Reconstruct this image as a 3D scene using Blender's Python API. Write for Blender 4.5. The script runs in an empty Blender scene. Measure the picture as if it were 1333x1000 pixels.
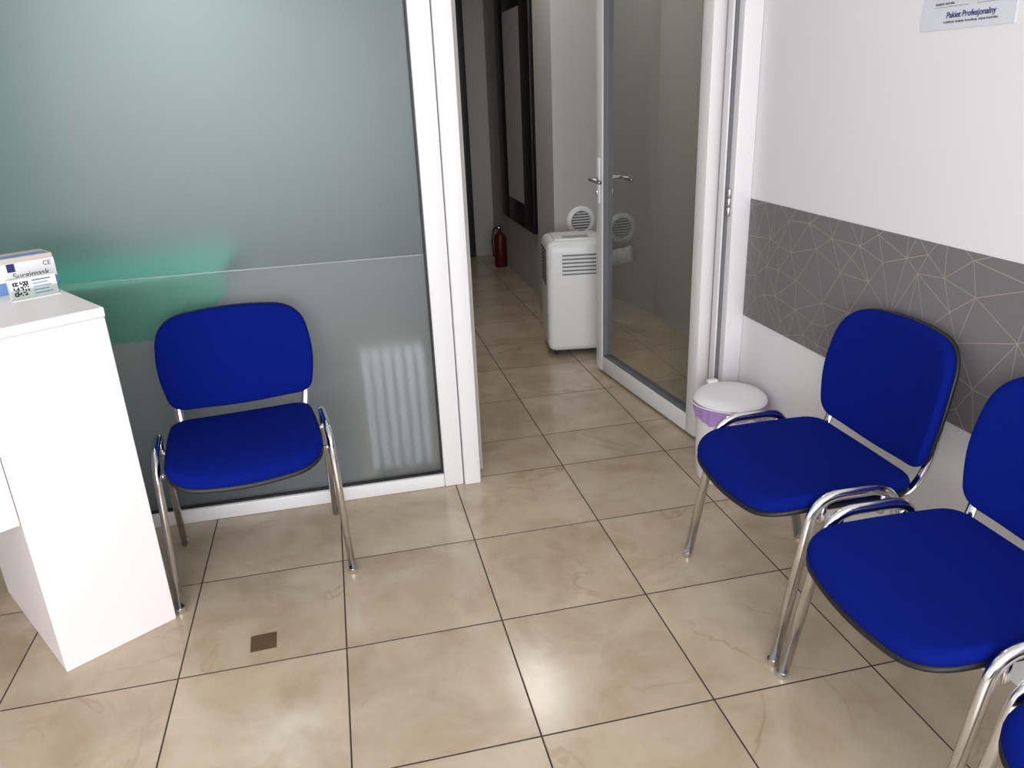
import bpy, bmesh, math, random
from mathutils import Vector, Matrix, geometry
random.seed(4)
scene=bpy.context.scene
scene.view_settings.view_transform='Standard'
T=0.45
COL=scene.collection

# ---------------------------------------------------------------- helpers
def srgb(r,g,b):
    f=lambda c:(c/255/12.92) if c/255<=0.04045 else ((c/255+0.055)/1.055)**2.4
    return (f(r),f(g),f(b),1)
def setin(n,name,v):
    if name in n.inputs: n.inputs[name].default_value=v
def mat(name,col,rough=0.5,metal=0.0,spec=0.5,bump=0.0,bscale=200,var=0.0,vscale=3.0,coat=0.0,emit=None,sheen=0.0):
    m=bpy.data.materials.new(name);m.use_nodes=True
    nt=m.node_tree;b=nt.nodes['Principled BSDF']
    setin(b,'Base Color',col);setin(b,'Roughness',rough);setin(b,'Metallic',metal)
    setin(b,'Specular IOR Level',spec);setin(b,'Coat Weight',coat);setin(b,'Sheen Weight',sheen)
    tc=nt.nodes.new('ShaderNodeTexCoord')
    if var>0:
        n=nt.nodes.new('ShaderNodeTexNoise');setin(n,'Scale',vscale);setin(n,'Detail',4)
        nt.links.new(tc.outputs['Object'],n.inputs['Vector'])
        mx=nt.nodes.new('ShaderNodeMix');mx.data_type='RGBA'
        mx.inputs[6].default_value=tuple(c*(1-var) for c in col[:3])+(1,)
        mx.inputs[7].default_value=tuple(min(1,c*(1+var)) for c in col[:3])+(1,)
        nt.links.new(n.outputs['Fac'],mx.inputs[0]);nt.links.new(mx.outputs[2],b.inputs['Base Color'])
    if bump>0:
        n=nt.nodes.new('ShaderNodeTexNoise');setin(n,'Scale',bscale);setin(n,'Detail',3)
        nt.links.new(tc.outputs['Object'],n.inputs['Vector'])
        bp=nt.nodes.new('ShaderNodeBump');setin(bp,'Strength',bump);setin(bp,'Distance',0.002)
        nt.links.new(n.outputs['Fac'],bp.inputs['Height']);nt.links.new(bp.outputs['Normal'],b.inputs['Normal'])
    return m
def obj(name,me,parent=None,m=None,smooth=False):
    o=bpy.data.objects.new(name,me);COL.objects.link(o)
    if m: me.materials.append(m)
    if smooth:
        for p in me.polygons:p.use_smooth=True
    if parent:o.parent=parent
    return o
def empty(name,loc=(0,0,0),rz=0):
    e=bpy.data.objects.new(name,None);e.empty_display_size=0.1;COL.objects.link(e)
    e.location=loc;e.rotation_euler=(0,0,rz);return e
def box(name,lo,hi,m,parent=None,bevel=0.0,seg=2,warp=None):
    bm=bmesh.new();bmesh.ops.create_cube(bm,size=1)
    for v in bm.verts:
        for i in range(3):
            v.co[i]=lo[i] if v.co[i]<0 else hi[i]
        if warp: v.co=Vector(warp(v.co))
    if bevel>0: bmesh.ops.bevel(bm,geom=bm.edges[:],offset=bevel,segments=seg,affect='EDGES',profile=0.5)
    me=bpy.data.meshes.new(name);bm.to_mesh(me);bm.free()
    o=obj(name,me,parent,m)
    if bevel>0 and seg>1:
        for p in me.polygons:p.use_smooth=True
        try: me.set_sharp_from_angle(angle=math.radians(40))
        except Exception: pass
    return o
def quad(name,vs,m,parent=None):
    bm=bmesh.new();bm.faces.new([bm.verts.new(v) for v in vs])
    me=bpy.data.meshes.new(name);bm.to_mesh(me);bm.free();return obj(name,me,parent,m)
def fillet(pts,rads,n=7):
    out=[Vector(pts[0])]
    for i in range(1,len(pts)-1):
        p=Vector(pts[i]);a=(Vector(pts[i-1])-p);b=(Vector(pts[i+1])-p)
        r=rads[i-1] if isinstance(rads,(list,tuple)) else rads
        r=min(r,a.length*0.49,b.length*0.49)
        A=p+a.normalized()*r;B=p+b.normalized()*r
        for k in range(n+1):
            t=k/n;out.append(A*(1-t)**2+p*2*t*(1-t)+B*t*t)
    out.append(Vector(pts[-1]));return out
def tube(name,pts,r,m,parent=None,sides=12,r2=None,upref=None,closed_caps=True):
    r2=r2 or r;bm=bmesh.new();rings=[]
    n=len(pts);t0=(pts[1]-pts[0]).normalized()
    nrm=Vector(upref) if upref else (Vector((0,0,1)) if abs(t0.z)<0.9 else Vector((1,0,0)))
    for i,p in enumerate(pts):
        t=((pts[min(i+1,n-1)]-pts[max(i-1,0)])).normalized()
        nrm=(nrm-t*nrm.dot(t)).normalized();s=t.cross(nrm)
        rr=r(i/(n-1)) if callable(r) else r; rr2=r2(i/(n-1)) if callable(r2) else r2
        rings.append([bm.verts.new(p+s*math.cos(a)*rr2+nrm*math.sin(a)*rr) for a in [2*math.pi*k/sides for k in range(sides)]])
    for i in range(n-1):
        for k in range(sides):
            bm.faces.new((rings[i][k],rings[i][(k+1)%sides],rings[i+1][(k+1)%sides],rings[i+1][k]))
    if closed_caps:
        bm.faces.new(rings[0][::-1]);bm.faces.new(rings[-1])
    bmesh.ops.recalc_face_normals(bm,faces=bm.faces)
    me=bpy.data.meshes.new(name);bm.to_mesh(me);bm.free()
    return obj(name,me,parent,m,True)
def lathe(name,prof,m,parent=None,seg=40,loc=(0,0,0),rfun=None):
    bm=bmesh.new();rings=[]
    for (r,z) in prof:
        if r<1e-6: rings.append([bm.verts.new((loc[0],loc[1],loc[2]+z))])
        else:
            ring=[]
            for k in range(seg):
                a=2*math.pi*k/seg;rr,zz=(rfun(a,r,z) if rfun else (r,z))
                ring.append(bm.verts.new((loc[0]+rr*math.cos(a),loc[1]+rr*math.sin(a),loc[2]+zz)))
            rings.append(ring)
    for i in range(len(rings)-1):
        A,B=rings[i],rings[i+1]
        for k in range(seg):
            if len(A)==1 and len(B)==1:continue
            if len(A)==1: bm.faces.new((A[0],B[k],B[(k+1)%seg]))
            elif len(B)==1: bm.faces.new((A[k],A[(k+1)%seg],B[0]))
            else: bm.faces.new((A[k],A[(k+1)%seg],B[(k+1)%seg],B[k]))
    bmesh.ops.recalc_face_normals(bm,faces=bm.faces)
    me=bpy.data.meshes.new(name);bm.to_mesh(me);bm.free()
    o=obj(name,me,parent,m,True)
    try: me.set_sharp_from_angle(angle=math.radians(50))
    except Exception: pass
    return o
def round_poly(corners,n=10):
    pts=[];N=len(corners)
    for i in range(N):
        p=Vector(corners[i][:2]);a=Vector(corners[i-1][:2])-p;b=Vector(corners[(i+1)%N][:2])-p;r=corners[i][2]
        A=p+a.normalized()*min(r,a.length*.5);B=p+b.normalized()*min(r,b.length*.5)
        for k in range(n+1):
            t=k/n;pts.append(A*(1-t)**2+p*2*t*(1-t)+B*t*t)
    return pts
def resample(pts,n=72):
    L=[0];N=len(pts)
    for i in range(N):L.append(L[-1]+(pts[(i+1)%N]-pts[i]).length)
    out=[];tot=L[-1];j=0
    for k in range(n):
        d=tot*k/n
        while L[j+1]<d:j+=1
        t=(d-L[j])/max(1e-9,L[j+1]-L[j]);out.append(pts[j%N].lerp(pts[(j+1)%N],t))
    return out
def cushion(name,outline,thick,m,parent,deform,edge=0.02,n=96,cx=0,cy=0):
    ol=resample(outline,n);c=Vector((cx,cy));bm=bmesh.new()
    R=sum((p-c).length for p in ol)/len(ol)
    prof=[]
    for s in (0.0,0.15,0.3,0.45,0.6,0.75,0.85): prof.append((s,1.0))
    s0=1-edge/R
    for k in range(7):
        a=k/6*math.pi/2;prof.append((s0+(1-s0)*math.sin(a),math.cos(a)))
    full=prof+[(s,-h) for s,h in prof[::-1][1:]]
    rings=[]
    for s,h in full:
        if s==0: rings.append([bm.verts.new(deform(c.x,c.y,h*thick/2))])
        else: rings.append([bm.verts.new(deform(c.x+(p.x-c.x)*s,c.y+(p.y-c.y)*s,h*thick/2)) for p in ol])
    for i in range(len(rings)-1):
        A,B=rings[i],rings[i+1]
        for k in range(n):
            if len(A)==1: bm.faces.new((A[0],B[k],B[(k+1)%n]))
            elif len(B)==1: bm.faces.new((A[k],A[(k+1)%n],B[0]))
            else: bm.faces.new((A[k],A[(k+1)%n],B[(k+1)%n],B[k]))
    bmesh.ops.recalc_face_normals(bm,faces=bm.faces)
    me=bpy.data.meshes.new(name);bm.to_mesh(me);bm.free()
    return obj(name,me,parent,m,True)
def text(name,s,size,m,parent,loc,rot,align='CENTER',bold=False):
    cu=bpy.data.curves.new(name,'FONT');cu.body=s;cu.size=size;cu.align_x=align;cu.extrude=0.0002
    if bold: cu.offset=size*0.02
    o=bpy.data.objects.new(name,cu);COL.objects.link(o);cu.materials.append(m)
    o.parent=parent;o.location=loc;o.rotation_euler=rot;return o

# ---------------------------------------------------------------- materials
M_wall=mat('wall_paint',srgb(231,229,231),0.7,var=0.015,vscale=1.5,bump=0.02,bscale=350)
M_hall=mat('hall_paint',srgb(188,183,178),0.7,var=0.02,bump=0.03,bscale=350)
M_ceil=mat('ceiling_paint',srgb(230,230,228),0.8,var=0.01)
M_upvc=mat('white_upvc',srgb(230,228,229),0.28,var=0.01,vscale=6)
M_lam=mat('white_laminate',srgb(240,232,232),0.35,var=0.012,vscale=5)
M_blue=mat('blue_fabric',srgb(2,22,112),0.9,spec=0.1,var=0.10,vscale=90,bump=0.2,bscale=900)
M_black=mat('black_plastic',srgb(20,20,22),0.5,var=0.05,vscale=30)
M_chrome=mat('chrome',(0.72,0.72,0.73,1),0.13,metal=1.0,var=0.02,vscale=20)
M_grey=mat('grey_plastic',srgb(110,112,116),0.5,var=0.03,vscale=30)
M_lgrey=mat('light_grey_plastic',srgb(165,168,172),0.5,var=0.03,vscale=30)
M_dark=mat('dark_slot',srgb(40,42,46),0.6,var=0.05,vscale=30)
M_wplastic=mat('white_plastic',srgb(232,232,232),0.35,var=0.01,vscale=20)
M_bin=mat('bin_plastic',srgb(238,235,238),0.4,var=0.01,vscale=20)
M_bag=mat('lavender_bag',srgb(176,140,205),0.4,var=0.12,vscale=40,bump=0.5,bscale=60)
M_teal=mat('teal_vinyl',srgb(0,185,145),0.6,var=0.05,vscale=10)
M_red=mat('extinguisher_red',srgb(78,12,11),0.45,var=0.05,vscale=10)
M_steel=mat('brushed_steel',(0.55,0.55,0.56,1),0.3,metal=1.0,var=0.03,vscale=30)
M_mframe=mat('black_wood',srgb(20,17,16),0.4,var=0.15,vscale=20)
M_mirror_pale=mat('mirror_painted_reflection',srgb(205,203,200),0.35,metal=0.1,var=0.02)  # satin light grey, the bright reflection is put into the base colour
M_darkdoor=mat('dark_door_laminate',srgb(46,49,56),0.5,var=0.06,vscale=8)
M_band=mat('wallpaper_grey',srgb(118,115,117),0.65,var=0.05,vscale=3)
M_copper=mat('copper_line',srgb(176,160,149),0.5,var=0.1,vscale=15)
M_paper=mat('paper',srgb(214,216,226),0.7,var=0.01)
M_ink=mat('navy_ink',srgb(30,40,100),0.6,var=0.02)
M_inkk=mat('black_ink',srgb(30,30,34),0.6,var=0.02)
M_card=mat('carton_beige',srgb(206,190,178),0.6,var=0.03,vscale=20)
M_cardblue=mat('carton_blue',srgb(110,145,195),0.6,var=0.03,vscale=20)
M_socket=mat('brown_plate',srgb(98,76,58),0.35,var=0.15,vscale=60)

def clear_glass(name,tint):
    m=bpy.data.materials.new(name);m.use_nodes=True;nt=m.node_tree
    nt.nodes.remove(nt.nodes['Principled BSDF']);out=nt.nodes['Material Output']
    tr=nt.nodes.new('ShaderNodeBsdfTransparent');tr.inputs[0].default_value=tint
    gl=nt.nodes.new('ShaderNodeBsdfGlossy');gl.inputs['Roughness'].default_value=0.02
    lw=nt.nodes.new('ShaderNodeLayerWeight');lw.inputs[0].default_value=0.12
    mu=nt.nodes.new('ShaderNodeMath');mu.operation='MULTIPLY';mu.inputs[1].default_value=0.55
    mx=nt.nodes.new('ShaderNodeMixShader')
    nt.links.new(lw.outputs['Fresnel'],mu.inputs[0])
    nt.links.new(mu.outputs[0],mx.inputs[0]);nt.links.new(tr.outputs[0],mx.inputs[1]);nt.links.new(gl.outputs[0],mx.inputs[2])
    nt.links.new(mx.outputs[0],out.inputs[0]);return m
M_glass=clear_glass('clear_glass',(0.74,0.79,0.75,1))
def frosted(name,tint,rough,dif,dk=.55):
    m=bpy.data.materials.new(name);m.use_nodes=True;nt=m.node_tree
    b=nt.nodes['Principled BSDF'];out=nt.nodes['Material Output']
    setin(b,'Base Color',tint);setin(b,'Roughness',rough);setin(b,'Transmission Weight',1.0);setin(b,'IOR',1.4)
    d=nt.nodes.new('ShaderNodeBsdfDiffuse');d.inputs[0].default_value=(tint[0]*dk,tint[1]*dk,tint[2]*dk,1)
    t=nt.nodes.new('ShaderNodeBsdfTranslucent');t.inputs[0].default_value=tint
    a=nt.nodes.new('ShaderNodeMixShader');a.inputs[0].default_value=0.5
    nt.links.new(d.outputs[0],a.inputs[1]);nt.links.new(t.outputs[0],a.inputs[2])
    mx=nt.nodes.new('ShaderNodeMixShader');mx.inputs[0].default_value=dif
    nt.links.new(b.outputs[0],mx.inputs[1]);nt.links.new(a.outputs[0],mx.inputs[2]);nt.links.new(mx.outputs[0],out.inputs[0])
    return m
M_frost=frosted('frosted_glass',(0.66,0.75,0.75,1),0.34,0.13,.45)
M_film=frosted('frosted_film',(0.82,0.85,0.86,1),0.36,0.20,.55)

def floor_material():
    m=bpy.data.materials.new('beige_marble_tiles');m.use_nodes=True;nt=m.node_tree;N=nt.nodes;L=nt.links
    b=N['Principled BSDF'];tc=N.new('ShaderNodeTexCoord')
    sp=N.new('ShaderNodeSeparateXYZ');L.new(tc.outputs['Object'],sp.inputs[0])
    def mth(op,a,bb=None,c=None):
        n=N.new('ShaderNodeMath');n.operation=op
        for i,v in enumerate((a,bb,c)):
            if v is None:continue
            if isinstance(v,(int,float)):n.inputs[i].default_value=v
            else:L.new(v,n.inputs[i])
        return n.outputs[0]
    X=sp.outputs[0];Y=sp.outputs[1]
    hall=mth('GREATER_THAN',Y,1.36)
    Y2=mth('ADD',Y,mth('MULTIPLY',hall,0.14))
    u=mth('DIVIDE',mth('ADD',X,45.0),T);v=mth('DIVIDE',mth('ADD',Y2,45.0),T)
    fu=mth('FRACT',u);fv=mth('FRACT',v)
    def edge(f): return mth('MINIMUM',f,mth('SUBTRACT',1.0,f))
    e=mth('MINIMUM',edge(fu),edge(fv))
    g=N.new('ShaderNodeMapRange');g.interpolation_type='SMOOTHSTEP';L.new(e,g.inputs[0])
    g.inputs[1].default_value=0.0035;g.inputs[2].default_value=0.0062
    tile=g.outputs[0]
    cmb=N.new('ShaderNodeCombineXYZ');L.new(mth('FLOOR',u),cmb.inputs[0]);L.new(mth('FLOOR',v),cmb.inputs[1])
    wn=N.new('ShaderNodeTexWhiteNoise');L.new(cmb.outputs[0],wn.inputs['Vector'])
    sc=N.new('ShaderNodeVectorMath');sc.operation='SCALE';L.new(wn.outputs['Color'],sc.inputs[0]);sc.inputs['Scale'].default_value=7.0
    ad=N.new('ShaderNodeVectorMath');ad.operation='ADD';L.new(tc.outputs['Object'],ad.inputs[0]);L.new(sc.outputs[0],ad.inputs[1])
    n1=N.new('ShaderNodeTexNoise');setin(n1,'Scale',4.0);setin(n1,'Detail',6);setin(n1,'Roughness',0.6);setin(n1,'Distortion',0.4);L.new(ad.outputs[0],n1.inputs['Vector'])
    r1=N.new('ShaderNodeValToRGB');L.new(n1.outputs['Fac'],r1.inputs[0])
    r1.color_ramp.elements[0].position=0.28;r1.color_ramp.elements[0].color=srgb(171,149,125)
    r1.color_ramp.elements[1].position=0.72;r1.color_ramp.elements[1].color=srgb(200,185,163)
    el=r1.color_ramp.elements.new(0.5);el.color=srgb(188,170,147)
    n2=N.new('ShaderNodeTexNoise');setin(n2,'Scale',1.7);setin(n2,'Detail',6);setin(n2,'Distortion',0.9);L.new(ad.outputs[0],n2.inputs['Vector'])
    vd=mth('ABSOLUTE',mth('SUBTRACT',n2.outputs['Fac'],0.5))
    mr=N.new('ShaderNodeMapRange');mr.interpolation_type='SMOOTHSTEP';L.new(vd,mr.inputs[0]);mr.inputs[1].default_value=0.0;mr.inputs[2].default_value=0.014;mr.inputs[3].default_value=1;mr.inputs[4].default_value=0
    n3=N.new('ShaderNodeTexNoise');setin(n3,'Scale',3.0);L.new(ad.outputs[0],n3.inputs['Vector'])
    mr3=N.new('ShaderNodeMapRange');L.new(n3.outputs['Fac'],mr3.inputs[0]);mr3.inputs[1].default_value=0.45;mr3.inputs[2].default_value=0.7
    vein=mth('MULTIPLY',mth('MULTIPLY',mr.outputs[0],mr3.outputs[0]),0.38)
    mx=N.new('ShaderNodeMix');mx.data_type='RGBA';L.new(vein,mx.inputs[0]);L.new(r1.outputs[0],mx.inputs[6]);mx.inputs[7].default_value=srgb(142,102,72)
    hs=N.new('ShaderNodeHueSaturation');L.new(mx.outputs[2],hs.inputs['Color'])
    L.new(mth('ADD',mth('MULTIPLY',wn.outputs['Value'],0.08),0.94),hs.inputs['Value'])
    mg=N.new('ShaderNodeMix');mg.data_type='RGBA';L.new(tile,mg.inputs[0]);mg.inputs[6].default_value=srgb(58,46,38);L.new(hs.outputs[0],mg.inputs[7])
    L.new(mg.outputs[2],b.inputs['Base Color'])
    rr=N.new('ShaderNodeMapRange');L.new(tile,rr.inputs[0]);rr.inputs[3].default_value=0.8;rr.inputs[4].default_value=0.18
    L.new(rr.outputs[0],b.inputs['Roughness'])
    bp=N.new('ShaderNodeBump');setin(bp,'Strength',0.4);setin(bp,'Distance',0.002);L.new(tile,bp.inputs['Height']);L.new(bp.outputs[0],b.inputs['Normal'])
    return m
M_floor=floor_material()

# ---------------------------------------------------------------- room shell
XL,XR,YB,YP,YE,H=-2.6,2.10,-3.2,1.31,5.70,2.7
box('floor',(XL-.15,YB-.15,-.1),(3.0,YE+.15,0),M_floor)
box('ceiling',(XL-.15,YB-.15,H),(3.0,YE+.15,H+.1),M_ceil)
box('wall_right',(XR,YB-.15,0),(XR+.44,1.40,H),M_wall)
box('wall_left',(XL-.15,YB-.15,0),(XL,YE,H),M_wall)
wb=empty('wall_back')
box('sill_wall',(XL,YB-.15,0),(XR,YB,.35),M_wall,wb)
box('head_wall',(XL,YB-.15,2.4),(XR,YB,H),M_wall,wb)
box('pier_a',(XL,YB-.15,.35),(-2.1,YB,2.4),M_wall,wb)
box('pier_b',(1.8,YB-.15,.35),(XR,YB,2.4),M_wall,wb)
w1=empty('window_1')
for nm,lo,hi in (('frame_bottom',(-2.1,YB-.1,.35),(1.8,YB-.03,.42)),('frame_top',(-2.1,YB-.1,2.33),(1.8,YB-.03,2.4)),
    ('frame_left',(-2.1,YB-.1,.42),(-2.03,YB-.03,2.33)),('frame_right',(1.73,YB-.1,.42),(1.8,YB-.03,2.33)),('mullion',(-.2,YB-.1,.42),(-.13,YB-.03,2.33))):
    box(nm,lo,hi,M_upvc,w1,.005)
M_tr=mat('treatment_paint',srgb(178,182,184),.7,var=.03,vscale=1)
M_tr_shade=mat('treatment_paint_shaded',srgb(120,120,122),.7,var=.03,vscale=1)  # darker copy of the room paint, shade put into the wall colour
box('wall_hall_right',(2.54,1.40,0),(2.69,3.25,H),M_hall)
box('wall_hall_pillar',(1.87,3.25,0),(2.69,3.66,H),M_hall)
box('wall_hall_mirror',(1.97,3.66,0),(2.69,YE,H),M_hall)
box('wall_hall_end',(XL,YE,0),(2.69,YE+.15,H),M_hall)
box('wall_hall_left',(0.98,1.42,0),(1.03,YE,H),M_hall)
box('wall_treatment_right',(0.93,1.42,0),(0.979,3.6,H),M_tr_shade)
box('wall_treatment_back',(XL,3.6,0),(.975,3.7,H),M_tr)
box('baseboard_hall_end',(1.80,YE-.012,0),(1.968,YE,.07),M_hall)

dd=empty('door_2')
box('leaf',(1.12,YE-.05,0.005),(1.70,YE-.01,2.35),M_darkdoor,dd,.004)
box('frame_r',(1.70,YE-.07,0),(1.78,YE-.005,2.43),M_darkdoor,dd,.004)
box('frame_t',(1.12,YE-.07,2.35),(1.70,YE-.005,2.43),M_darkdoor,dd,.004)

# ---------------------------------------------------------------- glass partition
gp=empty('glass_partition')
FT=.065
y0,y1=YP,YP+FT
ztop=2.15
box('post',(.935,y0-.01,0),(1.0,y1+.01,ztop),M_upvc,gp,.006)
box('stile_right',(.857,y0,.0),(.932,y1,ztop),M_upvc,gp,.006)
box('bottom_rail',(XL+.075,y0,0),(.857,y1,.055),M_upvc,gp,.006)
box('top_rail',(XL+.075,y0,ztop-.06),(.857,y1,ztop),M_upvc,gp,.006)
box('stile_left',(XL,y0,0),(XL+.075,y1,ztop),M_upvc,gp,.006)
box('gasket_right',(.850,y0+.012,.055),(.857,y0+.05,ztop-.06),M_black,gp)
box('gasket_bottom',(XL+.075,y0+.012,.055),(.850,y0+.05,.061),M_black,gp)
box('mid_stile',(-.95,y0,.055),(-.88,y1,ztop-.06),M_upvc,gp,.006)
zf=.92
for a,b_ in ((-.88,.850),(XL+.075,-.95)):
    box('glass_upper',(a,y0+.028,zf),(b_,y0+.036,ztop-.06),M_frost,gp)
    box('glass_lower',(a,y0+.028,.061),(b_,y0+.036,zf-.0015),M_film,gp)
box('film_edge',(-.88,y0+.0272,zf-.002),(.850,y0+.0279,zf+.0002),M_lgrey,gp)
box('wall_above_partition',(XL,YP,ztop),(XR,YP+.08,H),M_wall)

# ---------------------------------------------------------------- door frame and open leaf
df=empty('door_frame')
box('jamb',(2.025,y0,0),(XR,y1+.02,ztop),M_upvc,df,.006)
box('jamb_rebate',(2.005,y0+.045,0),(2.025,y1+.02,ztop),M_upvc,df,.003)
box('jamb_gasket',(2.012,y0+.036,0),(2.025,y0+.045,ztop),M_grey,df)
box('head',(1.0,y0,ztop-.07),(2.025,y1+.02,ztop),M_upvc,df,.006)
for z in (1.02,.22,1.9):
    for k in range(3):
        lathe('hinge_knuckle',[(0,-.016),(.008,-.016),(.009,-.013),(.009,.013),(.008,.016),(0,.016)],M_steel,df,16,(2.017,y0-.002+.02,z+.034*(k-1)))
ang=math.atan2(1.03,-.11)
dl=empty('door_1',(2.012,y1+.04,0),ang)
W=1.0;HT=2.06;ST=.075;t0,t1=-.006,.054
box('hinge_stile',(0,t0,.012),(ST,t1,HT),M_upvc,dl,.007)
box('lock_stile',(W-ST,t0,.012),(W,t1,HT),M_upvc,dl,.007)
box('bottom_rail',(ST,t0,.012),(W-ST,t1,.095),M_upvc,dl,.007)
box('top_rail',(ST,t0,HT-.09),(W-ST,t1,HT),M_upvc,dl,.007)
quad('pane',[(ST,.024,.09),(W-ST,.024,.09),(W-ST,.024,HT-.08),(ST,.024,HT-.08)],M_glass,dl)
for nm,lo,hi in (('bead_b',(ST,t0+.006,.095),(W-ST,t1-.006,.101)),('bead_l',(ST,t0+.006,.101),(ST+.006,t1-.006,HT-.09)),('bead_r',(W-ST-.006,t0+.006,.101),(W-ST,t1-.006,HT-.09))):
    box(nm,lo,hi,M_grey,dl)
for sgn,yy in ((1,t1),(-1,t0)):
    cx=W-ST/2
    a,b_=sorted((yy,yy+sgn*.008))
    box('handle_plate',(cx-.016,a,.90),(cx+.016,b_,1.12),M_wplastic,dl,.004)
    p=[Vector((cx,yy,1.02)),Vector((cx,yy+sgn*.055,1.02)),Vector((cx-.13,yy+sgn*.055,1.015))]
    tube('lever',fillet(p,.02),.009,M_steel,dl,12)
    a,b_=sorted((yy+sgn*.008,yy+sgn*.016))
    box('cylinder_lock',(cx-.007,a,.935),(cx+.007,b_,.965),M_steel,dl,.003)

# ---------------------------------------------------------------- wallpaper border with triangle net
wp=empty('wallpaper_border')
z0,z1=.577,1.032
box('band',(XR-.003,YB,z0),(XR-.0005,YP-.002,z1),M_band,wp)
rng=random.Random(11)
pts=[]
def addp(y,z,d):
    p=Vector((y,z))
    if all((p-q).length>d for q in pts): pts.append(p)
for k in range(1200):
    addp(rng.uniform(YB-.1,YP+.1),rng.uniform(z0-.08,z1+.08),rng.choice((.055,.09,.11)))
E2=set();n=len(pts)
near=[sorted(range(n),key=lambda j:(pts[i]-pts[j]).length)[1:13] for i in range(n)]
for i in range(n):
    for ja in near[i]:
        for jb in near[i]:
            if not(i<ja<jb) :continue
            a,b,c=pts[i],pts[ja],pts[jb]
            d=2*(a.x*(b.y-c.y)+b.x*(c.y-a.y)+c.x*(a.y-b.y))
            if abs(d)<1e-7:continue
            ux=((a.length_squared)*(b.y-c.y)+(b.length_squared)*(c.y-a.y)+(c.length_squared)*(a.y-b.y))/d
            uy=((a.length_squared)*(c.x-b.x)+(b.length_squared)*(a.x-c.x)+(c.length_squared)*(b.x-a.x))/d
            o=Vector((ux,uy));r=(a-o).length
            if all((pts[k]-o).length>=r-1e-6 for k in set(near[i]+near[ja]+near[jb]) if k not in(i,ja,jb)):
                E2|={(i,ja),(ja,jb),(i,jb)}
V2=pts;E2=sorted(E2)
bm=bmesh.new()
def clip(p,q):
    t0_,t1_=0.0,1.0;d=q-p
    for (pp,dd_,lo,hi) in ((p.x,d.x,YB,YP-.004),(p.y,d.y,z0,z1)):
        if abs(dd_)<1e-9:
            if pp<lo or pp>hi:return None
            continue
        a=(lo-pp)/dd_;b=(hi-pp)/dd_
        if a>b:a,b=b,a
        t0_=max(t0_,a);t1_=min(t1_,b)
    if t1_-t0_<0.01:return None
    return p+d*t0_,p+d*t1_
for e in E2:
    p,q=V2[e[0]],V2[e[1]]
    if (p-q).length>.4: continue
    c=clip(p,q)
    if not c: continue
    p,q=c;n_=(q-p).normalized();s=Vector((-n_.y,n_.x))*.0010
    bm.faces.new([bm.verts.new((XR-.0042,w.x,w.y)) for w in (p+s,q+s,q-s,p-s)])
me=bpy.data.meshes.new('line_net');bm.to_mesh(me);bm.free();obj('line_net',me,wp,M_copper)

# ---------------------------------------------------------------- wall poster
po=empty('wall_notice')
box('sheet',(XR-.0025,.215,1.552),(XR-.0005,.515,1.972),M_paper,po)
rt=(math.radians(90),0,math.radians(-90));xx=XR-.003
text('title','Pakiet Profesjonalny',.019,M_ink,po,(xx,.350,1.5775),rt,bold=True)
text('subtitle','w pakiecie: badanie, konsultacja, wizyta kontrolna',.0085,M_inkk,po,(xx,.350,1.566),rt)
for k in range(9):
    z=1.608+k*.020
    text('line_l',['badanie wzroku','konsultacja','okulary','wizyta'][k%4],.010,M_inkk,po,(xx,.47,z),rt,'LEFT')
    text('line_r',['w cenie pakietu','gratis 12 mies.','kontrola'][k%3],.010,M_inkk,po,(xx,.335,z),rt,'LEFT')
    box('rule_l',(xx,.36,z-.005),(xx+.0004,.47,z-.0042),M_inkk,po)
    box('rule_r',(xx,.24,z-.005),(xx+.0004,.335,z-.0042),M_inkk,po)

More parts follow.
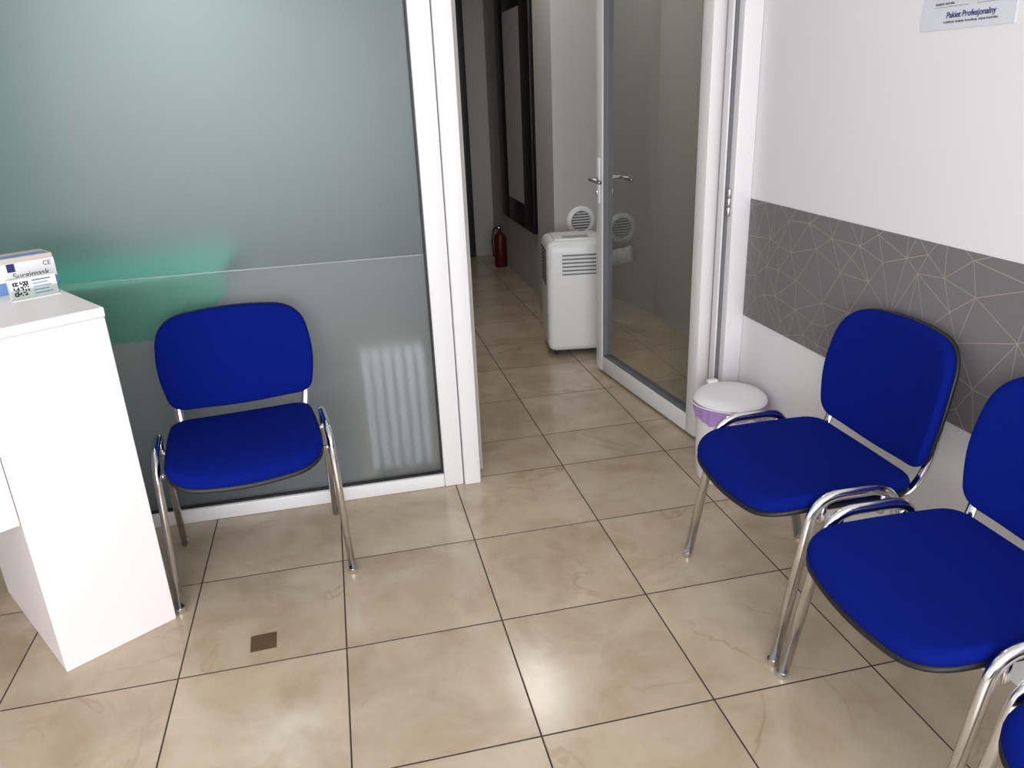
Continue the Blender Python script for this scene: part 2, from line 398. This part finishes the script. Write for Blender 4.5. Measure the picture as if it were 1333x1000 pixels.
# ---------------------------------------------------------------- chairs
def chair(loc,rz,bh=1.0,bz=.505,by=.0,bw=1.0,bx=0.0):
    c=empty('office_visitor_chair',loc,rz)
    for sx in (-1,1):
        x=sx*.254
        p=[Vector((x+sx*.010,-.205,.0)),Vector((x,-.125,.482)),Vector((x,.095,.482)),Vector((x+sx*.010,.200,0))]
        tube('side_frame',fillet(p,[.07,.07]),.0150,M_chrome,c,14,r2=.0115,upref=(0,1,0))
        for yy in (-.205,.200):
            lathe('foot_cap',[(0,0),(.0145,0),(.0155,.004),(.0155,.018),(0,.018)],M_chrome,c,16,(x+sx*.010,yy,.0))
        q=[Vector((sx*.195,-.10,.415)),Vector((sx*.195,.165+by,.408)),Vector((sx*.208+bx,.203+by,.50)),Vector((sx*.208+bx,.218+by,.66))]
        tube('back_support',fillet(q,[.06,.05]),.0140,M_chrome,c,12,r2=.0085,upref=(1,0,0))
    for yy in (-.10,.07):
        tube('cross_tube',[Vector((-.242,yy,.412)),Vector((.242,yy,.412))],.010,M_chrome,c,12)
        for sx in (-1,1):
            tube('bracket',fillet([Vector((sx*.236,yy,.412)),Vector((sx*.254,yy,.412)),Vector((sx*.254,yy,.475))],.012),.009,M_chrome,c,10)
    ol=round_poly([(-.228,-.235,.10),(0,-.260,.10),(.228,-.235,.10),(.235,.0,.08),(.226,.195,.060),(0,.205,.08),(-.226,.195,.060),(-.235,.0,.08)])
    def ds(u,v,w):
        z=.448+w-1.2*max(0,-v-.12)**2*1.3+.12*u*u
        return (u,v,z)
    cushion('seat_pad',ol,.040,M_blue,c,ds,.018)
    cushion('seat_shell',ol,.016,M_black,c,lambda u,v,w:ds(u,v,w-.020),.008)
    ob=round_poly([(-.216,.0,.045),(0,-.022,.09),(.216,.0,.045),(.240,.14,.06),(.222,.318,.095),(0,.334,.10),(-.222,.318,.095),(-.240,.14,.06)])
    ob=[Vector((p.x*bw,p.y*bh)) for p in ob]
    def db(u,v,w):
        y=.190+by+.16*v-.55*u*u+.35*(v-.16)**2
        return (u+bx,y-w,bz+v)
    cushion('back_pad',ob,.034,M_blue,c,db,.014,cy=.15)
    cushion('back_shell',ob,.014,M_black,c,lambda u,v,w:db(u,v,w-.018),.007,cy=.15)
    return c
chair((.195,.995,0),math.radians(7),.94,.513,.0,1.04,.014)
chair((1.762,.34,0),math.radians(-90),1.04,.487,.03)
chair((1.755,-.24,0),math.radians(-91),1.04,.487,.03)
chair((1.745,-.81,0),math.radians(-90),1.04,.487,.03)

# ---------------------------------------------------------------- reception desk (rotated)
dang=math.atan2(.17,.26)
dk=empty('reception_desk',(-.05,.73,0),dang)
D=.56;LW=.31
box('end_panel_block',(-LW+.001,0,0),(0,D,.949),M_lam,dk,.002,1)
box('front_fascia',(-1.55,0,.47),(-LW-.001,.022,.949),M_lam,dk,.002,1)
box('top_board',(-1.55,-.002,.95),(.002,D+.002,.975),M_lam,dk,.002,1)
box('far_panel',(-1.55,.023,0),(-1.53,D,.949),M_lam,dk,.002,1)
box('inner_worktop',(-1.529,.024,.70),(-LW-.001,D,.725),M_lam,dk,.002,1)

mb=empty('mask_box',(-.355,1.045,.975),dang)
box('carton',(-.10,-.05,.0),(.10,.05,.098),M_card,mb,.002,1)
box('front_label',(-.10,-.0508,.034),(.10,-.0501,.084),M_wplastic,mb)
box('blue_stripe',(-.10,-.0508,.0),(.10,-.0501,.033),M_cardblue,mb)
box('logo_patch',(-.022,-.0513,.060),(-.002,-.0509,.083),M_ink,mb)
text('brand_text','Surgimask',.023,M_inkk,mb,(.035,-.0512,.040),(math.radians(90),0,0))
text('ce_mark','CE',.018,M_inkk,mb,(.08,-.0512,.066),(math.radians(90),0,0))
box('open_flap',(-.09,-.045,.0982),(.09,-.005,.0992),M_cardblue,mb)
box('side_text',(.1001,-.03,.02),(.1005,.03,.06),M_cardblue,mb)
ch=empty('card_holder',(-.268,.925,.975),dang)
box('card_stack',(-.058,-.012,.003),(.058,.012,.058),M_wplastic,ch,.001,1)
box('base',(-.06,-.016,0),(.06,.025,.0029),M_wplastic,ch)
quad('front_lip',[(-.06,-.016,.003),(.06,-.016,.003),(.06,-.016,.03),(-.06,-.016,.03)],M_glass,ch)
bm=bmesh.new();rq=random.Random(3);q=11;s=.038/q
for i in range(q):
    for j in range(q):
        corner=(i<3 and j<3) or (i<3 and j>q-4) or (i>q-4 and j>q-4)
        on=rq.random()<.5
        if corner:
            a=i if i<3 else i-(q-3);b=j if j<3 else j-(q-3);on=not(a==1 and b==1) 
        if on:
            x=-.050+i*s;z=.012+j*s
            bm.faces.new([bm.verts.new(v) for v in ((x,-.0125,z),(x+s,-.0125,z),(x+s,-.0125,z+s),(x,-.0125,z+s))])
me=bpy.data.meshes.new('qr_pattern');bm.to_mesh(me);bm.free();obj('qr_pattern',me,ch,M_inkk)
for k in range(5):
    box('card_text',(-.002,-.0126,.012+k*.009),(.044-.008*(k%2),-.0121,.0145+k*.009),M_cardblue if k!=4 else M_ink,ch)

fp=empty('floor_socket_cover',(.217,.543,0),math.radians(3))
box('plate',(-.036,-.036,0),(.036,.036,.0018),M_socket,fp,.0006,1)

# ---------------------------------------------------------------- waste bin
bn=empty('waste_bin',(1.940,1.085,0))
def up(pr,dz=.022): return [(r,z+dz if z>.2 else z) for r,z in pr]
lathe('bucket',up([(0,0),(.108,0),(.114,.006),(.118,.10),(.126,.285),(.129,.29),(.129,.30),(.122,.30),(.112,.10),(.102,.012),(0,.012)]),M_bin,bn,48)
lathe('lid',up([(0,.334),(.05,.333),(.10,.329),(.124,.322),(.136,.312),(.138,.302),(.133,.300),(.130,.306),(0,.318)]),M_bin,bn,48)
lathe('bag_rim',up([(.1305,.300),(.133,.288),(.134,.268),(.131,.246)]),M_bag,bn,90,(0,0,0),lambda a,r,z:(r+.0025*math.sin(19*a)+.0015*math.sin(31*a+1),z if z>.285 else z+.014*math.sin(3*a+.4)+.006*math.sin(8*a)))
tube('carry_handle',[Vector((.140*math.cos(a),.140*math.sin(a),.315+.006*math.sin(a*2))) for a in [math.radians(95+k*8) for k in range(20)]],.003,M_bin,bn,8)
box('lid_tab',(-.03,.118,.335),(.012,.142,.355),M_bin,bn,.004)

# ---------------------------------------------------------------- portable AC
ac=empty('portable_air_conditioner',(1.66,2.67,0),math.radians(-9))
AW,AD,AH=.345,.34,.665
def body(name,prof,m):
    bm=bmesh.new();rings=[]
    for (z,ins,rad) in prof:
        ol=round_poly([(ins,ins,rad),(AW-ins,ins,rad),(AW-ins,AD-ins,rad),(ins,AD-ins,rad)],6)
        rings.append([bm.verts.new((p.x,p.y,z)) for p in ol])
    n=len(rings[0])
    for i in range(len(rings)-1):
        for k in range(n): bm.faces.new((rings[i][k],rings[i][(k+1)%n],rings[i+1][(k+1)%n],rings[i+1][k]))
    bm.faces.new(rings[0][::-1]);bm.faces.new(rings[-1])
    bmesh.ops.recalc_face_normals(bm,faces=bm.faces)
    me=bpy.data.meshes.new(name);bm.to_mesh(me);bm.free()
    o=obj(name,me,ac,m,True)
    try: me.set_sharp_from_angle(angle=math.radians(45))
    except Exception: pass
    return o
body('housing',[(.035,.02,.03),(.05,.006,.04),(.07,0,.045),(.60,0,.045),(.63,.003,.045),(.648,.012,.045),(.658,.026,.04)],M_wplastic)
box('top_panel',(.05,.06,.657),(AW-.05,AD-.05,.666),M_wplastic,ac,.004)
box('control_display',(.10,.08,.6665),(AW-.10,.15,.668),M_lgrey,ac)
for k in range(6):
    z=.475+k*.021
    box('louver_gap',(.085,-.0012,z),(AW-.04,.004,z+.009),M_grey,ac)
    box('louver_blade',(.085,-.007,z+.0092),(AW-.04,.004,z+.018),M_wplastic,ac,.0015,1)
box('outlet_frame_l',(.078,-.004,.465),(.084,.004,.61),M_wplastic,ac)
for k in range(9):
    z=.41+k*.023
    box('side_grille',(-.0012,.05,z),(.004,AD-.07,z+.013),M_dark,ac)
box('underside',(.03,.03,.026),(AW-.03,AD-.03,.036),M_dark,ac)
for x in (.05,AW-.05):
    for y in (.05,AD-.05):
        box('castor_fork',(x-.010,y-.012,.016),(x+.010,y+.012,.028),M_dark,ac)
        t=tube('castor_wheel',[Vector((x-.010,y,.0135)),Vector((x+.010,y,.0135))],.0135,M_dark,ac,20)
def ribbed(name,path,r,m,parent):
    n=len(path);out=[]
    for i in range(n-1):
        for k in range(6): out.append(path[i].lerp(path[i+1],k/6))
    out.append(path[-1])
    return tube(name,out,lambda t:r*(1+.05*math.sin(t*len(out)*1.05)),m,parent,24)
hp=fillet([Vector((.24,AD-.005,.45)),Vector((.24,AD+.09,.45)),Vector((.42,AD+.10,.45)),Vector((.55,AD+.02,.50))],.08,8)
ribbed('exhaust_hose',hp,.050,M_wplastic,ac)
def vent(name,loc,rot,r):
    e=bpy.data.objects.new(name,None);COL.objects.link(e);e.location=loc;e.rotation_euler=rot
    lathe('collar',[(r*.66,.0),(r*.66,.006),(r*.72,.014),(r*.9,.012),(r,.003),(r,0)],M_wplastic,e,48)
    lathe('grille_disc',[(0,.004),(r*.68,.004)],M_grey,e,40)
    for k in range(-3,4):
        x=k*r*.18;h=math.sqrt(max(0,(r*.64)**2-x*x))
        box('slat',(-h,x-.003,.0045),(h,x+.003,.010),M_wplastic,e)
    return e
vent('wall_vent',(2.04,3.249,.665),(math.radians(90),0,0),.092)
vent('wall_vent',(2.31,3.249,.60),(math.radians(90),0,0),.095)

# ---------------------------------------------------------------- corridor mirror, extinguisher
mr=empty('wall_mirror')
mx0=1.97
ya,yb,za,zb=4.03,5.10,.46,2.25
fw=.27
for nm,lo,hi in (('frame_near',(mx0-.035,ya,za),(mx0-.001,ya+fw,zb)),('frame_far',(mx0-.035,yb-fw,za),(mx0-.001,yb,zb)),
    ('frame_bottom',(mx0-.035,ya+fw,za),(mx0-.001,yb-fw,za+.18)),('frame_top',(mx0-.035,ya+fw,zb-fw),(mx0-.001,yb-fw,zb))):
    box(nm,lo,hi,M_mframe,mr,.006)
box('glass',(mx0-.030,ya+fw,za+.18),(mx0-.002,yb-fw,zb-fw),M_mirror_pale,mr)  # opaque pale panel, its colour stands in for a reflection
fe=empty('fire_extinguisher',(1.913,5.15,0));fe.scale=(.9,.9,.95)
lathe('cylinder',[(0,0),(.052,0),(.058,.01),(.058,.25),(.05,.285),(.03,.305),(.018,.315),(.018,.335),(0,.335)],M_red,fe,32)
box('valve_handle',(-.012,-.05,.336),(.012,.03,.35),M_black,fe,.003)
box('valve_lever',(-.010,-.055,.362),(.010,.03,.372),M_black,fe,.003)
box('valve_body',(-.014,-.014,.335),(.014,.014,.366),M_steel,fe,.003)
tube('hose',fillet([Vector((0,.02,.35)),Vector((-.05,.04,.35)),Vector((-.072,.03,.25)),Vector((-.068,.0,.10))],.04),.008,M_black,fe,10)

# ---------------------------------------------------------------- treatment room behind frosted glass
tb=empty('massage_table')
# padded head section with a slanted end, standing right behind the glass
prof=[(-.86,.70),(-.10,.70),(.10,.775),(.165,.84),(.165,.915),(-.05,.905),(-.86,.875)]
bm=bmesh.new()
A=[bm.verts.new((x,1.350,z)) for x,z in prof];B=[bm.verts.new((x,1.95,z)) for x,z in prof]
bm.faces.new(A);bm.faces.new(B[::-1])
for k in range(len(prof)):
    bm.faces.new((A[k],B[k],B[(k+1)%len(prof)],A[(k+1)%len(prof)]))
bmesh.ops.recalc_face_normals(bm,faces=bm.faces)
bmesh.ops.bevel(bm,geom=bm.edges[:],offset=.006,segments=2,affect='EDGES')
me=bpy.data.meshes.new('padded_top');bm.to_mesh(me);bm.free();obj('padded_top',me,tb,M_teal)
for x in (-.80,-.14):
    for y in (1.55,1.90):
        box('leg',(x-.025,y-.025,0.0065),(x+.025,y+.025,.699),M_steel,tb,.004)
rd=empty('oil_radiator',(.71,1.475,0),0)
for k in range(6):
    x=-.105+k*.042
    box('fin',(x-.0175,-.07,.06),(x+.0175,.07,.54),M_wplastic,rd,.014,3)
box('connector_top',(-.105,-.012,.47),(.105,.012,.50),M_wplastic,rd)
box('connector_bottom',(-.105,-.012,.10),(.105,.012,.13),M_wplastic,rd)
for x in (-.084,.084):
    box('foot',(x-.012,-.07,.0),(x+.012,.07,.03),M_dark,rd,.005)
    box('foot_stem',(x-.01,-.012,.03),(x+.01,.012,.07),M_dark,rd)
box('wall_teal_panel',(XL+.001,3.585,0),(-1.0,3.599,H),mat('teal_paint',srgb(70,140,122),.7,var=.03))
box('treatment_rug',(XL+.3,1.40,0.0005),(.55,3.4,.006),mat('grey_rug',srgb(105,106,108),.95,var=.1,vscale=40))

# ---------------------------------------------------------------- lights
def area(name,loc,rot,sx,sy,pw,col=(1,1,1)):
    l=bpy.data.lights.new(name,'AREA');l.shape='RECTANGLE';l.size=sx;l.size_y=sy;l.energy=pw;l.color=col
    o=bpy.data.objects.new(name,l);COL.objects.link(o);o.location=loc;o.rotation_euler=rot;return o
area('window_daylight',(-.15,YB-.02,1.4),(math.radians(90),0,0),3.7,1.9,150,(.95,.975,1.0))
area('fill_light_hall',(1.6,3.0,2.66),(0,0,0),.3,.6,9,(1,.98,.95))  # unseen fill light added to brighten the hall
area('fill_light_treatment',(-.15,2.9,2.5),(0,0,0),.4,.4,15,(.95,.99,1))  # unseen light added to throw a soft pool on the back wall
area('fill_light_treatment_front',(.1,1.75,2.66),(math.radians(-8),0,0),.8,.2,11,(.95,.99,1))  # second unseen fill, added to light the teal top behind the glass
w=bpy.data.worlds.new('sky');scene.world=w;w.use_nodes=True
bg=w.node_tree.nodes['Background'];bg.inputs[0].default_value=(.8,.88,1,1);bg.inputs[1].default_value=1.0

# ---------------------------------------------------------------- camera
Mr=((0.97382,0.11717,-0.19481),(-0.22372,0.3418,-0.91276),(-0.04036,0.93244,0.35906))
cam=bpy.data.cameras.new('camera');co=bpy.data.objects.new('camera',cam);COL.objects.link(co)
cam.sensor_width=36;cam.sensor_fit='HORIZONTAL';cam.lens=1005.394/1333*36;cam.clip_start=.02
m4=Matrix(Mr).to_4x4();m4.translation=Vector((.56706,-1.39244,1.46265))
co.matrix_world=m4
scene.camera=co
